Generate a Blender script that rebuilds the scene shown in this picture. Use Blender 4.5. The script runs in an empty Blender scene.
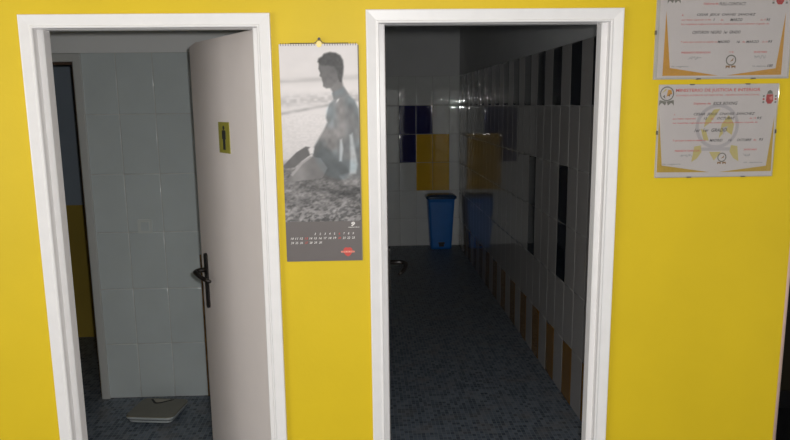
import bpy, math, random
import numpy as np
from mathutils import Vector, Matrix, noise

random.seed(7)
C = bpy.context.scene.collection
PI = math.pi

# ------------------------------------------------------------------ materials
def lin(c):
    c = c / 255.0
    return c / 12.92 if c <= 0.04045 else ((c + 0.055) / 1.055) ** 2.4

def rgb(r, g, b):
    return (lin(r), lin(g), lin(b), 1.0)

def new_mat(name):
    m = bpy.data.materials.new(name)
    m.use_nodes = True
    nt = m.node_tree
    return m, nt, nt.nodes['Principled BSDF']

def mat(name, col, rough=0.5, metal=0.0, spec=0.5, vary=0.0, vscale=8.0, bump=0.0, bscale=120.0, coat=0.0):
    """plain procedural surface: noise-varied colour and a fine bump"""
    m, nt, b = new_mat(name)
    b.inputs['Roughness'].default_value = rough
    b.inputs['Metallic'].default_value = metal
    b.inputs['Specular IOR Level'].default_value = spec
    b.inputs['Coat Weight'].default_value = coat
    tc = nt.nodes.new('ShaderNodeTexCoord')
    if vary > 0:
        n = nt.nodes.new('ShaderNodeTexNoise')
        n.inputs['Scale'].default_value = vscale
        n.inputs['Detail'].default_value = 5
        nt.links.new(tc.outputs['Object'], n.inputs['Vector'])
        r = nt.nodes.new('ShaderNodeValToRGB')
        r.color_ramp.elements[0].position = 0.3
        r.color_ramp.elements[1].position = 0.7
        lo = tuple(c * (1 - vary) for c in col[:3]) + (1,)
        hi = tuple(min(1, c * (1 + vary)) for c in col[:3]) + (1,)
        r.color_ramp.elements[0].color = lo
        r.color_ramp.elements[1].color = hi
        nt.links.new(n.outputs['Fac'], r.inputs['Fac'])
        nt.links.new(r.outputs['Color'], b.inputs['Base Color'])
    else:
        b.inputs['Base Color'].default_value = col
    if bump > 0:
        n2 = nt.nodes.new('ShaderNodeTexNoise')
        n2.inputs['Scale'].default_value = bscale
        n2.inputs['Detail'].default_value = 3
        nt.links.new(tc.outputs['Object'], n2.inputs['Vector'])
        bp = nt.nodes.new('ShaderNodeBump')
        bp.inputs['Strength'].default_value = bump
        bp.inputs['Distance'].default_value = 0.002
        nt.links.new(n2.outputs['Fac'], bp.inputs['Height'])
        nt.links.new(bp.outputs['Normal'], b.inputs['Normal'])
    return m

M = {}
M['yellow'] = mat('yellow_paint', rgb(217, 186, 24), 0.5, vary=0.035, vscale=3.0, bump=0.25, bscale=60, spec=0.35)
M['white_wood'] = mat('white_lacquer', (0.80, 0.775, 0.765, 1), 0.35, vary=0.02, vscale=20, bump=0.08, bscale=30)
M['leaf'] = mat('door_lacquer', (0.74, 0.67, 0.635, 1), 0.4, vary=0.02, vscale=6, bump=0.05, bscale=30)
M['brown_wood'] = mat('bare_brown_wood', (0.075, 0.040, 0.022, 1), 0.7, vary=0.25, vscale=30)
M['white_paint'] = mat('white_wall_paint', (0.74, 0.75, 0.75, 1), 0.6, vary=0.02, vscale=4, bump=0.1, bscale=80, spec=0.3)
M['ceiling'] = mat('ceiling_paint', (0.6, 0.6, 0.59, 1), 0.7, vary=0.02, vscale=3, bump=0.1, bscale=60, spec=0.2)
M['pale_grout'] = mat('pale_grout', (0.55, 0.55, 0.53, 1), 0.8, vary=0.1, vscale=20)
M['grout'] = mat('grey_grout', (0.33, 0.33, 0.32, 1), 0.8, vary=0.15, vscale=20)
M['ochre_grout'] = mat('stained_ochre_grout', (0.30, 0.17, 0.06, 1), 0.8, vary=0.5, vscale=25)
M['dimmed_yellow_paint'] = mat('dimmed_yellow_wall_paint', (0.36, 0.26, 0.045, 1), 0.6, vary=0.05, vscale=4, spec=0.2)  # yellow lower wall, the far room's dimness mixed into the colour
M['dimmed_grey_paint'] = mat('dimmed_grey_paint', (0.27, 0.32, 0.38, 1), 0.6, vary=0.05, vscale=4, spec=0.2)  # grey upper wall, darkened in the colour for the dim far room
M['passage_brown'] = mat('passage_dark_brown', (0.016, 0.012, 0.005, 1), 0.6, vary=0.1, vscale=4, spec=0.2)  # colour taken close to black so the passage end wall stays dark
M['passage_black'] = mat('passage_black', (0.005, 0.005, 0.006, 1), 0.6, vary=0.1, vscale=4, spec=0.2)  # near-black for the passage floor slab and baseboard
M['pink_bead'] = mat('pinkish_corner_bead', (0.60, 0.42, 0.34, 1), 0.5, vary=0.05, vscale=20)

def tile_mat(name, col, rough=0.12, spec=0.5, vary=0.03, bump=0.05, bscale=14):
    return mat(name, col, rough, vary=vary, vscale=5, bump=bump, bscale=bscale, spec=spec)
M['tile_white'] = tile_mat('white_glazed_tile', (0.57, 0.625, 0.635, 1), 0.15, bump=0.05, bscale=14)
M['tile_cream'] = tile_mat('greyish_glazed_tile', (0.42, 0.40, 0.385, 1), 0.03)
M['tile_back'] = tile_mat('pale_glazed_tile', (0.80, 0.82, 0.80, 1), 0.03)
M['tile_navy'] = tile_mat('navy_glazed_tile', (0.022, 0.028, 0.13, 1), 0.04)
M['tile_black'] = tile_mat('blue_black_glazed_tile', (0.006, 0.010, 0.017, 1), 0.03)
M['tile_yellow'] = tile_mat('mustard_glazed_tile', (0.78, 0.47, 0.03, 1), 0.04)
M['tile_orange'] = tile_mat('orange_brown_glazed_tile', (0.27, 0.135, 0.022, 1), 0.03)

def mosaic_floor():
    m, nt, b = new_mat('blue_grey_mosaic')
    tc = nt.nodes.new('ShaderNodeTexCoord')
    br = nt.nodes.new('ShaderNodeTexBrick')
    br.offset = 0.0
    br.inputs['Scale'].default_value = 1.0
    br.inputs['Brick Width'].default_value = 0.022
    br.inputs['Row Height'].default_value = 0.030
    br.inputs['Mortar Size'].default_value = 0.0016
    br.inputs['Mortar Smooth'].default_value = 0.2
    br.inputs['Bias'].default_value = 0.0
    br.inputs['Color1'].default_value = (0.040, 0.060, 0.095, 1)
    br.inputs['Color2'].default_value = (0.19, 0.23, 0.285, 1)
    br.inputs['Mortar'].default_value = (0.25, 0.27, 0.28, 1)
    nt.links.new(tc.outputs['Object'], br.inputs['Vector'])
    n = nt.nodes.new('ShaderNodeTexNoise')
    n.inputs['Scale'].default_value = 7.0
    n.inputs['Detail'].default_value = 4
    nt.links.new(tc.outputs['Object'], n.inputs['Vector'])
    r = nt.nodes.new('ShaderNodeValToRGB')
    r.color_ramp.elements[0].position = 0.52
    r.color_ramp.elements[0].color = (0, 0, 0, 1)
    r.color_ramp.elements[1].position = 0.72
    r.color_ramp.elements[1].color = (0.55, 0.55, 0.55, 1)
    nt.links.new(n.outputs['Fac'], r.inputs['Fac'])
    mx = nt.nodes.new('ShaderNodeMixRGB')
    mx.inputs['Color2'].default_value = (0.22, 0.205, 0.195, 1)
    nt.links.new(r.outputs['Color'], mx.inputs['Fac'])
    nt.links.new(br.outputs['Color'], mx.inputs['Color1'])
    nt.links.new(mx.outputs['Color'], b.inputs['Base Color'])
    bp = nt.nodes.new('ShaderNodeBump')
    bp.inputs['Strength'].default_value = 0.25
    bp.inputs['Distance'].default_value = 0.001
    bp.invert = True
    nt.links.new(br.outputs['Fac'], bp.inputs['Height'])
    nt.links.new(bp.outputs['Normal'], b.inputs['Normal'])
    b.inputs['Roughness'].default_value = 0.42
    b.inputs['Specular IOR Level'].default_value = 0.35
    return m
M['mosaic'] = mosaic_floor()

M['black_metal'] = mat('black_bronze_metal', (0.018, 0.015, 0.014, 1), 0.28, metal=0.3, vary=0.2, vscale=40)
M['steel'] = mat('brushed_steel', (0.55, 0.55, 0.55, 1), 0.3, metal=1.0, vary=0.06, vscale=30)
M['gold_plate'] = mat('gold_plate', (0.27, 0.245, 0.035, 1), 0.45, metal=0.0, vary=0.06, vscale=30)
M['black_ink'] = mat('black_ink', (0.02, 0.02, 0.02, 1), 0.6, vary=0.1)
M['bin_blue'] = mat('blue_plastic', (0.02, 0.19, 0.62, 1), 0.35, vary=0.05, vscale=10, bump=0.1, bscale=150)
M['bin_lid'] = mat('dark_blue_plastic', (0.015, 0.06, 0.15, 1), 0.25, vary=0.05, vscale=10)
M['bin_pedal'] = mat('black_plastic', (0.012, 0.012, 0.014, 1), 0.4, vary=0.1)
M['scale_top'] = mat('satin_grey_metal', (0.20, 0.19, 0.155, 1), 0.42, metal=0.15, vary=0.05, vscale=15)
M['scale_side'] = mat('silver_rim', (0.52, 0.56, 0.57, 1), 0.3, metal=0.1, vary=0.03)
M['scale_window'] = mat('beige_display', (0.36, 0.32, 0.25, 1), 0.3, vary=0.05)
M['rubber'] = mat('black_rubber', (0.02, 0.02, 0.02, 1), 0.7, vary=0.1)
M['switch'] = mat('white_plastic', (0.60, 0.635, 0.62, 1), 0.3, vary=0.02)
M['paper'] = mat('white_paper', (0.66, 0.60, 0.59, 1), 0.7, vary=0.02, vscale=10)
M['page_edge'] = mat('brown_page_edges', (0.22, 0.19, 0.14, 1), 0.7, vary=0.05, vscale=10)
M['paper_edge'] = mat('grey_paper_stack', (0.50, 0.47, 0.43, 1), 0.7, vary=0.05, vscale=10)
M['gold_print'] = mat('ochre_gold_print', rgb(208, 150, 38), 0.6, vary=0.06, vscale=40)
M['mustard_print'] = mat('mustard_print', rgb(196, 160, 42), 0.6, vary=0.06, vscale=40)
M['red_print'] = mat('red_print', rgb(214, 96, 92), 0.6, vary=0.05)
M['pale_red_print'] = mat('pale_red_print', rgb(214, 128, 122), 0.6, vary=0.05)
M['crest_red'] = mat('crimson_print', rgb(180, 42, 40), 0.6, vary=0.1, vscale=60)
M['ink'] = mat('handwriting_ink', rgb(66, 60, 60), 0.6, vary=0.1)
M['pencil'] = mat('pale_grey_ink', rgb(150, 148, 150), 0.6, vary=0.05)
M['wm_grey'] = mat('watermark_grey', rgb(190, 182, 184), 0.6, vary=0.04)
M['wm_yellow'] = mat('watermark_yellow', rgb(205, 188, 120), 0.6, vary=0.04)
M['seal_grey'] = mat('seal_grey_print', rgb(122, 118, 108), 0.6, vary=0.1, vscale=60)
M['seal_brown'] = mat('seal_brown_print', rgb(150, 108, 60), 0.6, vary=0.1, vscale=60)
M['cal_grey'] = mat('calendar_grey_print', rgb(100, 93, 91), 0.5, vary=0.03, vscale=20)
M['cal_white'] = mat('calendar_white_print', rgb(222, 216, 212), 0.5, vary=0.02)
M['cal_red'] = mat('calendar_red_print', rgb(196, 70, 62), 0.5, vary=0.03)
M['cal_pink'] = mat('calendar_salmon_print', rgb(226, 150, 130), 0.5, vary=0.03)
M['wire'] = mat('grey_wire', (0.16, 0.15, 0.14, 1), 0.4, metal=0.6, vary=0.05)
M['brass'] = mat('pale_brass', (0.72, 0.58, 0.22, 1), 0.45, metal=0.2, vary=0.04)
M['alu'] = mat('aluminium_window', (0.6, 0.6, 0.6, 1), 0.4, metal=0.7, vary=0.03)

def glass_mat():
    m, nt, b = new_mat('clear_cover_glass')
    nt.nodes.remove(b)
    out = nt.nodes['Material Output']
    t = nt.nodes.new('ShaderNodeBsdfTransparent')
    t.inputs['Color'].default_value = (0.99, 0.99, 0.985, 1)
    g = nt.nodes.new('ShaderNodeBsdfGlossy')
    g.inputs['Roughness'].default_value = 0.03
    f = nt.nodes.new('ShaderNodeFresnel')
    f.inputs['IOR'].default_value = 1.45
    mx = nt.nodes.new('ShaderNodeMixShader')
    nt.links.new(f.outputs['Fac'], mx.inputs['Fac'])
    nt.links.new(t.outputs[0], mx.inputs[1])
    nt.links.new(g.outputs[0], mx.inputs[2])
    nt.links.new(mx.outputs[0], out.inputs['Surface'])
    return m
M['glass'] = glass_mat()

def print_mat():
    m, nt, b = new_mat('grey_photo_print')
    a = nt.nodes.new('ShaderNodeAttribute')
    a.attribute_name = 'print'
    nt.links.new(a.outputs['Color'], b.inputs['Base Color'])
    b.inputs['Roughness'].default_value = 0.45
    b.inputs['Specular IOR Level'].default_value = 0.4
    return m
M['photo'] = print_mat()

# ------------------------------------------------------------------ mesh helpers
class MB:
    def __init__(s):
        s.v = []; s.f = []; s.mi = []; s.sm = []; s.mats = []
    def slot(s, m):
        if m not in s.mats: s.mats.append(m)
        return s.mats.index(m)
    def poly(s, pts, m, smooth=False):
        i = len(s.v); s.v += [tuple(p) for p in pts]
        s.f.append(tuple(range(i, i + len(pts)))); s.mi.append(s.slot(m)); s.sm.append(smooth)
    def grid(s, rings, m, closed=False, smooth=True):
        n = len(rings[0]); i = len(s.v)
        for r in rings: s.v += [tuple(p) for p in r]
        k = s.slot(m)
        for a in range(len(rings) - 1):
            for b in range(n if closed else n - 1):
                c = (b + 1) % n
                s.f.append((i + a * n + b, i + a * n + c, i + (a + 1) * n + c, i + (a + 1) * n + b))
                s.mi.append(k); s.sm.append(smooth)
        return i, n
    def box(s, x0, x1, y0, y1, z0, z1, m, bev=0.0):
        if bev > 0:
            prof = rounded_rect(x0, x1, y0, y1, bev, 3)
            inn = rounded_rect(x0 + bev, x1 - bev, y0 + bev, y1 - bev, bev * 0.3, 3)
            rings = []
            for (d, z) in ((1, z0), (0.3, z0 + bev * 0.3), (0, z0 + bev), (0, z1 - bev), (0.3, z1 - bev * 0.3), (1, z1)):
                rings.append([(a[0] + (b_[0] - a[0]) * d * 0.8, a[1] + (b_[1] - a[1]) * d * 0.8, z) for a, b_ in zip(prof, inn)])
            s.grid(rings, m, True, True)
            s.poly(rings[-1], m); s.poly(rings[0][::-1], m)
            return
        p = [(x0, y0, z0), (x1, y0, z0), (x1, y1, z0), (x0, y1, z0), (x0, y0, z1), (x1, y0, z1), (x1, y1, z1), (x0, y1, z1)]
        i = len(s.v); s.v += p; k = s.slot(m)
        for q in ((0, 3, 2, 1), (4, 5, 6, 7), (0, 1, 5, 4), (1, 2, 6, 5), (2, 3, 7, 6), (3, 0, 4, 7)):
            s.f.append(tuple(i + j for j in q)); s.mi.append(k); s.sm.append(False)
    def prism(s, pts, lo, hi, m, axis='y', side=None, smooth=False):
        """extrude a 2D outline along an axis; outline in the other two axes"""
        def P(a, b, t):
            return (a, t, b) if axis == 'y' else ((a, b, t) if axis == 'z' else (t, a, b))
        A = [P(a, b, lo) for a, b in pts]; B = [P(a, b, hi) for a, b in pts]
        s.grid([A, B], side or m, True, smooth)
        s.poly(A[::-1], m); s.poly(B, m)
    def tube(s, path, r, m, seg=10, flat=1.0):
        path = [Vector(p) for p in path]; rings = []
        up = Vector((0.13, 0.21, 0.97))
        for i, p in enumerate(path):
            t = (path[min(i + 1, len(path) - 1)] - path[max(i - 1, 0)]).normalized()
            a = t.cross(up)
            if a.length < 1e-4: a = t.cross(Vector((1, 0, 0)))
            a.normalize(); b = t.cross(a)
            rr = r[i] if isinstance(r, (list, tuple)) else r
            rings.append([p + a * rr * math.cos(2 * PI * k / seg) + b * rr * flat * math.sin(2 * PI * k / seg) for k in range(seg)])
        s.grid(rings, m, True, True)
        s.poly(rings[0][::-1], m); s.poly(rings[-1], m)
    def build(s, name, parent=None, loc=None):
        me = bpy.data.meshes.new(name)
        me.from_pydata(s.v, [], s.f); me.update()
        for m in s.mats: me.materials.append(m)
        me.polygons.foreach_set('material_index', s.mi)
        me.polygons.foreach_set('use_smooth', s.sm)
        import bmesh
        bm = bmesh.new(); bm.from_mesh(me)
        bmesh.ops.remove_doubles(bm, verts=bm.verts, dist=1e-6)
        if not getattr(s, 'keep', False):
            bmesh.ops.recalc_face_normals(bm, faces=bm.faces)
        bm.to_mesh(me); bm.free(); me.update()
        o = bpy.data.objects.new(name, me); C.objects.link(o)
        if parent: o.parent = parent
        if loc: o.location = loc
        return o

def rounded_rect(x0, x1, y0, y1, r, n=4):
    out = []
    for cx, cy, a0 in ((x1 - r, y0 + r, -PI / 2), (x1 - r, y1 - r, 0), (x0 + r, y1 - r, PI / 2), (x0 + r, y0 + r, PI)):
        for k in range(n + 1):
            a = a0 + (PI / 2) * k / n
            out.append((cx + r * math.cos(a), cy + r * math.sin(a)))
    return out

def thing(name, label, cat, loc=(0, 0, 0), rz=0.0, group=None):
    o = bpy.data.objects.new(name, None); C.objects.link(o)
    o.location = loc; o.rotation_euler = (0, 0, rz); o.empty_display_size = 0.1
    o['label'] = label; o['category'] = cat
    if group: o['group'] = group
    return o

def struct(name, mb, parent=None):
    o = mb.build(name, parent)
    if parent is None: o['kind'] = 'structure'
    return o

# ------------------------------------------------------------------ measures (metres; camera stands over the origin looking +Y)
YF = 2.700           # face of the yellow partition
YB = 2.785           # its back
XT = 1.160           # tiled right wall of the long shower room
YR = 9.139           # tiled end wall of the long room
YL = 4.366           # tiled end wall of the small room
ZC = 2.75            # ceiling
XE = 1.578           # right end of the yellow partition
TW, TH = 0.2, 0.3363                # wall tile size

# ------------------------------------------------------------------ setting
b = MB(); b.box(-3.3, 3.1, -2.6, 9.3, -0.12, 0, M['mosaic']); struct('floor', b)
b = MB(); b.box(-3.3, 3.1, -2.6, 9.3, ZC, ZC + 0.1, M['ceiling']); struct('ceiling', b)

L0, L1, LT = -1.133, -0.299, 2.008      # outer edges of the left casing, its top
R0, R1, RT = 0.024, 0.912, 2.017        # the same, right doorway
def part_wall():
    b = MB()
    g = 0.03
    def seg(x0, x1, z0, z1): b.box(x0, x1, YF, YB, z0, z1, M['yellow'])
    seg(-3.2, L0 + g, 0, ZC); seg(L1 - g, R0 + g, 0, ZC); seg(R1 - g, XE, 0, ZC)
    seg(L0 + g, L1 - g, LT - g, ZC); seg(R0 + g, R1 - g, RT - g, ZC)
    return b
struct('wall_front', part_wall())
b = MB(); b.prism(rounded_rect(XE - 0.004, XE + 0.008, YF - 0.004, YF + 0.02, 0.004, 3), 0, ZC, M['pink_bead'], 'z', smooth=True); struct('trim_1', b)

WY0, WY1, WZ0, WZ1 = -1.2, 1.3, 0.9, 2.3      # window in the left wall, out of the picture
b = MB()
for y0, y1, z0, z1 in ((-2.6, WY0, 0, ZC), (WY1, 9.3, 0, ZC), (WY0, WY1, 0, WZ0), (WY0, WY1, WZ1, ZC)):
    b.box(-3.3, -3.2, y0, y1, z0, z1, M['white_paint'])
struct('wall_left', b)
b = MB(); b.box(3.0, 3.1, -2.6, 9.3, 0, ZC, M['white_paint']); struct('wall_right', b)
b = MB(); b.box(-3.3, 3.1, -2.6, -2.5, 0, ZC, M['white_paint']); struct('wall_back', b)
w = MB()
for y0, y1, z0, z1 in ((WY0, WY1, WZ0, WZ0 + .05), (WY0, WY1, WZ1 - .05, WZ1), (WY0, WY0 + .05, WZ0 + .05, WZ1 - .05), (WY1 - .05, WY1, WZ0 + .05, WZ1 - .05), ((WY0 + WY1) / 2 - .025, (WY0 + WY1) / 2 + .025, WZ0 + .05, WZ1 - .05)):
    w.box(-3.28, -3.23, y0, y1, z0, z1, M['alu'])
struct('window_1', w)

# dark passage past the right end of the partition
b = MB(); b.box(XT + 0.012, XT + 0.13, YB + 0.0, 9.139, 0, ZC, M['white_paint']); struct('wall_long_room_right', b)
b = MB(); b.box(XT + 0.13, 3.0, 3.95, 4.05, 0, ZC, M['passage_brown']); struct('wall_passage', b)
b = MB(); b.box(XT + 0.13, 2.98, YB + 0.02, 3.935, 0.0, 0.004, M['passage_black']); struct('floor_passage', b)  # near-black slab laid over the mosaic to darken the passage floor
b = MB(); b.box(XT + 0.13, 3.0, 3.935, 3.95, 0, 0.10, M['passage_black']); struct('baseboard_passage', b)

# partition between the two back rooms, end walls
b = MB(); b.box(-0.16, -0.04, YB, 9.139, 0, ZC, M['white_paint']); struct('wall_between_rooms', b)
b = MB(); b.box(-0.16, 1.3, YR + 0.012, YR + 0.13, 0, ZC, M['white_paint']); struct('wall_long_room_end', b)
DX0, DX1, DZ = -2.36, -1.567, 1.948     # opening in the small room's end wall
b = MB()
for x0, x1, z0 in ((-3.2, DX0, 0), (DX1, -0.16, 0), (DX0, DX1, DZ)):
    b.box(x0, x1, YL + 0.008, YL + 0.09, z0, ZC, M['white_paint'])
struct('wall_small_room_end', b)
b = MB(); b.box(-3.2, -0.16, 5.631, 5.73, 1.003, ZC, M['dimmed_grey_paint']); b.box(-3.2, -0.16, 5.631, 5.73, 0, 1.003, M['dimmed_yellow_paint']); struct('wall_far_room', b)

def tile_wall(name, org, u, n, ncol, nrow, tw, th, choose, grout, seed=1, tilt=0.0012, pillow=False):
    """field of separate glazed tiles with rounded edges on a grout bed; org = lower corner on the glaze plane"""
    rnd = random.Random(seed)
    org = Vector(org); u = Vector(u); n = Vector(n); z = Vector((0, 0, 1))
    b = MB()
    gp = 0.0010
    prof = ((0.0006, 0.0030), (0.0010, 0.0014), (0.0022, 0.0006), (0.0042, 0.0001), (0.0055, 0.0))
    if pillow:
        prof = ((0.0006, 0.0030), (0.0010, 0.0014), (0.0022, 0.0006), (0.0045, 0.0003), (0.012, 0.00012), (0.022, 0.00003), (0.036, 0.0))
    for c in range(ncol):
        for r in range(nrow):
            m = choose(c, r)
            if m is None: continue
            a, e = rnd.gauss(0, tilt), rnd.gauss(0, tilt)
            def P(i, j, d):
                cu, cv = i - (c + 0.5) * tw, j - (r + 0.5) * th
                return org + u * i + z * j - n * (d + a * cu + e * cv)
            x0, x1, y0, y1 = c * tw + gp, (c + 1) * tw - gp, r * th + gp, (r + 1) * th - gp
            rings = []
            for ins, d in prof:
                rings.append([P(x0 + ins, y0 + ins, d), P(x1 - ins, y0 + ins, d), P(x1 - ins, y1 - ins, d), P(x0 + ins, y1 - ins, d)])
            b.grid(rings, M[m], True, True)
            b.poly(rings[-1], M[m])
    w, h = ncol * tw, nrow * th
    a = org - n * 0.0026
    q = [a, a + u * w, a + u * w + z * h, a + z * h]
    back = [p - n * 0.006 for p in q]
    b.grid([q, back], M[grout], True, False); b.poly(q, M[grout]); b.poly(back[::-1], M[grout])
    return struct(name, b)

# right wall of the long room: column k runs from Y = 3.856 + 0.2 k
K0 = -5
def right_pick(c, r):
    k = c + K0
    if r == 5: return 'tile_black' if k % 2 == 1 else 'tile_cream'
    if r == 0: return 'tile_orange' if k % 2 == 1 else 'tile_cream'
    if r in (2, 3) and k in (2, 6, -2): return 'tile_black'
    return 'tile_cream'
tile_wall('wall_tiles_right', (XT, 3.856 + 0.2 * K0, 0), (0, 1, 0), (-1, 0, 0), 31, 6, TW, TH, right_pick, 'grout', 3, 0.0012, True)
# end wall of the long room
def end_pick(c, r):
    k = c - 2                # column 0 starts at X = 0.437
    if r in (3, 4) and k == 0: return 'tile_navy'
    if r == 4 and k == 1: return 'tile_navy'
    if r in (2, 3) and k in (1, 2): return 'tile_yellow'
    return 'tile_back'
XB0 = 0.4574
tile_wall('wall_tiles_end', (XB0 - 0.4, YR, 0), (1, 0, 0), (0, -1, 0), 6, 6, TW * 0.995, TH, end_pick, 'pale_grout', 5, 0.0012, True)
# end wall of the small room
tile_wall('wall_tiles_small_room', (-1.5389, YL, 0), (1, 0, 0), (0, -1, 0), 7, 6, TW, 0.3325, lambda c, r: 'tile_white', 'pale_grout', 9, 0.0008)
b = MB(); b.prism([(-0.944, YL - 0.0015), (-0.934, YL - 0.0015), (-0.936, YL + 0.004), (-0.942, YL + 0.004)], 0, 0.86, M['ochre_grout'], 'z'); struct('trim_2', b)

# ------------------------------------------------------------------ door casings (mitred mouldings) and linings
def u_profile(b, prof, xl, xr, zt, m, head_extra=0.0, smooth=False):
    rings = []
    for w_, y in prof:
        rings.append([(xl + w_, y, 0), (xl + w_, y, zt - w_ - (head_extra if w_ > 0.046 else 0)), (xr - w_, y, zt - w_ - (head_extra if w_ > 0.046 else 0)), (xr - w_, y, 0)])
    b.grid(rings, m, False, smooth)

def doorway(name, xl, xr, zt, yface, sgn, w=0.045):
    root = bpy.data.objects.new(name, None); C.objects.link(root); root['kind'] = 'structure'
    root.location = ((xl + xr) / 2, yface, 0)
    cx = (xl + xr) / 2
    A, B_ = xl - cx, xr - cx
    y = lambda t: -sgn * t
    c = MB(); c.keep = False
    u_profile(c, [(0, y(0)), (0, y(0.014)), (0.0015, y(0.0165)), (0.005, y(0.017)), (0.033, y(0.0125)), (0.036, y(0.0125)), (0.039, y(0.0145)), (0.042, y(0.0145)), (w, y(0.012)), (w, y(-0.001))], A, B_, zt, M['white_wood'])
    c.build('casing', root)
    j = MB()
    u_profile(j, [(w, y(0.0)), (w, y(-0.025)), (0.062, y(-0.025)), (0.065, y(-0.028)), (0.065, y(-0.081)), (0.062, y(-0.085)), (0.031, y(-0.085)), (0.031, y(0.0))], A, B_, zt, M['white_wood'], head_extra=-0.019)
    j.build('jamb_lining', root)
    return root
doorway('door_1', L0, L1, LT, YF, 1)
doorway('door_2', R0, R1, RT, YF, 1)
# plain frame round the opening at the back of the small room
d3 = bpy.data.objects.new('door_3', None); C.objects.link(d3); d3['kind'] = 'structure'; d3.location = (0, YL, 0)
M['far_casing'] = mat('grey_white_frame', (0.50, 0.51, 0.50, 1), 0.4, vary=0.02)
c = MB(); u_profile(c, [(0, 0.008), (0, -0.010), (0.006, -0.014), (0.040, -0.014), (0.046, -0.010), (0.046, 0.085)], DX0 - 0.046, DX1 + 0.046, DZ + 0.046, M['far_casing']); c.build('casing', d3)
c = MB(); u_profile(c, [(0.046, 0.02), (0.060, 0.02), (0.060, 0.08), (0.046, 0.08)], DX0 - 0.046, DX1 + 0.046, DZ + 0.046, M['brown_wood']); c.build('door_stop', d3)

# ------------------------------------------------------------------ doors
def lever_handle(leaf, hx, hz, side, reach=0.036):
    """back plate, lever and keyhole on the face at local y=0 (side +1) or y=-t"""
    y0 = 0.0 if side > 0 else -0.035
    s = side
    p = MB()
    out = []
    for k in range(13): out.append((hx + 0.016 * math.cos(PI * k / 12), hz + 0.095 + 0.016 * math.sin(PI * k / 12)))
    for k in range(13): out.append((hx - 0.016 * math.cos(PI * k / 12), hz - 0.125 - 0.016 * math.sin(PI * k / 12)))
    p.prism(out, min(y0, y0 + s * 0.009), max(y0, y0 + s * 0.009), M['black_metal'], 'y')
    plate = p.build('handle_plate', leaf); plate['label'] = 'black metal handle plate'
    l = MB()
    path = [(hx, y0 + s * 0.006, hz + 0.035), (hx, y0 + s * (reach - 0.006), hz + 0.036)]
    for k in range(7):
        a = PI / 2 * k / 6
        path.append((hx - 0.026 * (1 - math.cos(a)), y0 + s * (reach + 0.026 * math.sin(a)), hz + 0.036 - 0.004 * k / 6))
    path += [(hx - 0.045, y0 + s * (reach + 0.024), hz + 0.027), (hx - 0.075, y0 + s * (reach + 0.018), hz + 0.019), (hx - 0.105, y0 + s * (reach + 0.006), hz + 0.011), (hx - 0.122, y0 + s * (reach - 0.006), hz + 0.007)]
    l.tube(path, [0.011] * 2 + [0.0105] * 7 + [0.010, 0.0095, 0.009, 0.007], M['black_metal'], 12)
    l.build('handle', leaf)
    kx = MB(); ring = [(hx + 0.006 * math.cos(a * PI / 8), hz - 0.055 + 0.006 * math.sin(a * PI / 8)) for a in range(16)]
    kx.prism(ring, min(y0 + s * 0.009, y0 + s * 0.012), max(y0 + s * 0.009, y0 + s * 0.012), M['black_metal'], 'y')
    kx.build('keyhole', leaf)

def hinge(leaf, z, side):
    h = MB(); h.prism([(-0.006 + 0.006 * math.cos(a * PI / 6), (-0.036 if side > 0 else 0.001) + 0.006 * math.sin(a * PI / 6)) for a in range(12)], z - 0.04, z + 0.04, M['steel'], 'z', smooth=True)
    h.build('hinge', leaf)

def door_leaf(label, loc, rz, ztop, side, sign, length):
    root = thing('hinged_door', label, 'door', loc, rz)
    root['kind'] = 'thing'
    t = MB()
    L = length
    out = [(0.0, 0.012), (L, 0.012), (L, ztop - 0.018), (L - 0.010, ztop - 0.012), (L - 0.085, ztop), (0.0, ztop)]
    t.prism(out, -0.035, 0.0, M['leaf'], 'y')
    t.build('door_panel', root)
    lever_handle(root, L - 0.066, 0.950, side, 0.036 if side > 0 else 0.054)
    for z in (0.25, 1.0, 1.72): hinge(root, z, side)
    if sign:
        s = MB(); s.box(0.2815, 0.3995, 0.0, 0.003, 1.517, 1.639, M['gold_plate'])
        pl = s.build('sign_plate', root); pl['label'] = 'square gold toilet sign with a black standing figure'
        f = MB()
        cx, y0, y1 = 0.339, 0.003, 0.0042
        f.prism([(cx + 0.009 * math.cos(a * PI / 8), 1.617 + 0.0085 * math.sin(a * PI / 8)) for a in range(16)], y0, y1, M['black_ink'], 'y')
        f.prism([(cx - 0.019, 1.604), (cx - 0.013, 1.607), (cx + 0.013, 1.607), (cx + 0.019, 1.604), (cx + 0.019, 1.572), (cx + 0.012, 1.572), (cx + 0.012, 1.530), (cx + 0.0015, 1.530), (cx + 0.0015, 1.566), (cx - 0.0015, 1.566), (cx - 0.0015, 1.530), (cx - 0.012, 1.530), (cx - 0.012, 1.572), (cx - 0.019, 1.572)], y0, y1, M['black_ink'], 'y')
        f.build('figure_pictogram', pl)
    return root
door_leaf('white hinged door standing half open in the left doorway with gold sign', (-0.372, 2.80, 0), math.atan2(0.62, -0.358), 1.965, 1, True, 0.716)
door_leaf('second door swung back inside the right doorway, only its black lever showing', (0.056, 2.797, 0), PI / 2 - 0.038, 1.965, -1, False, 0.71)

# ------------------------------------------------------------------ light switch
s = thing('light_switch', 'small square white light switch on the tiled wall of left room', 'light switch', (-1.242, YL - 0.0005, 1.0315))
p = MB(); p.prism(rounded_rect(-0.040, 0.040, -0.040, 0.040, 0.006), -0.008, 0.0, M['switch'], 'y'); p.build('switch_plate', s)
p = MB(); p.prism(rounded_rect(-0.021, 0.023, -0.025, 0.025, 0.002), -0.0125, -0.008, M['tile_white'], 'y'); p.build('rocker', s)

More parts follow.
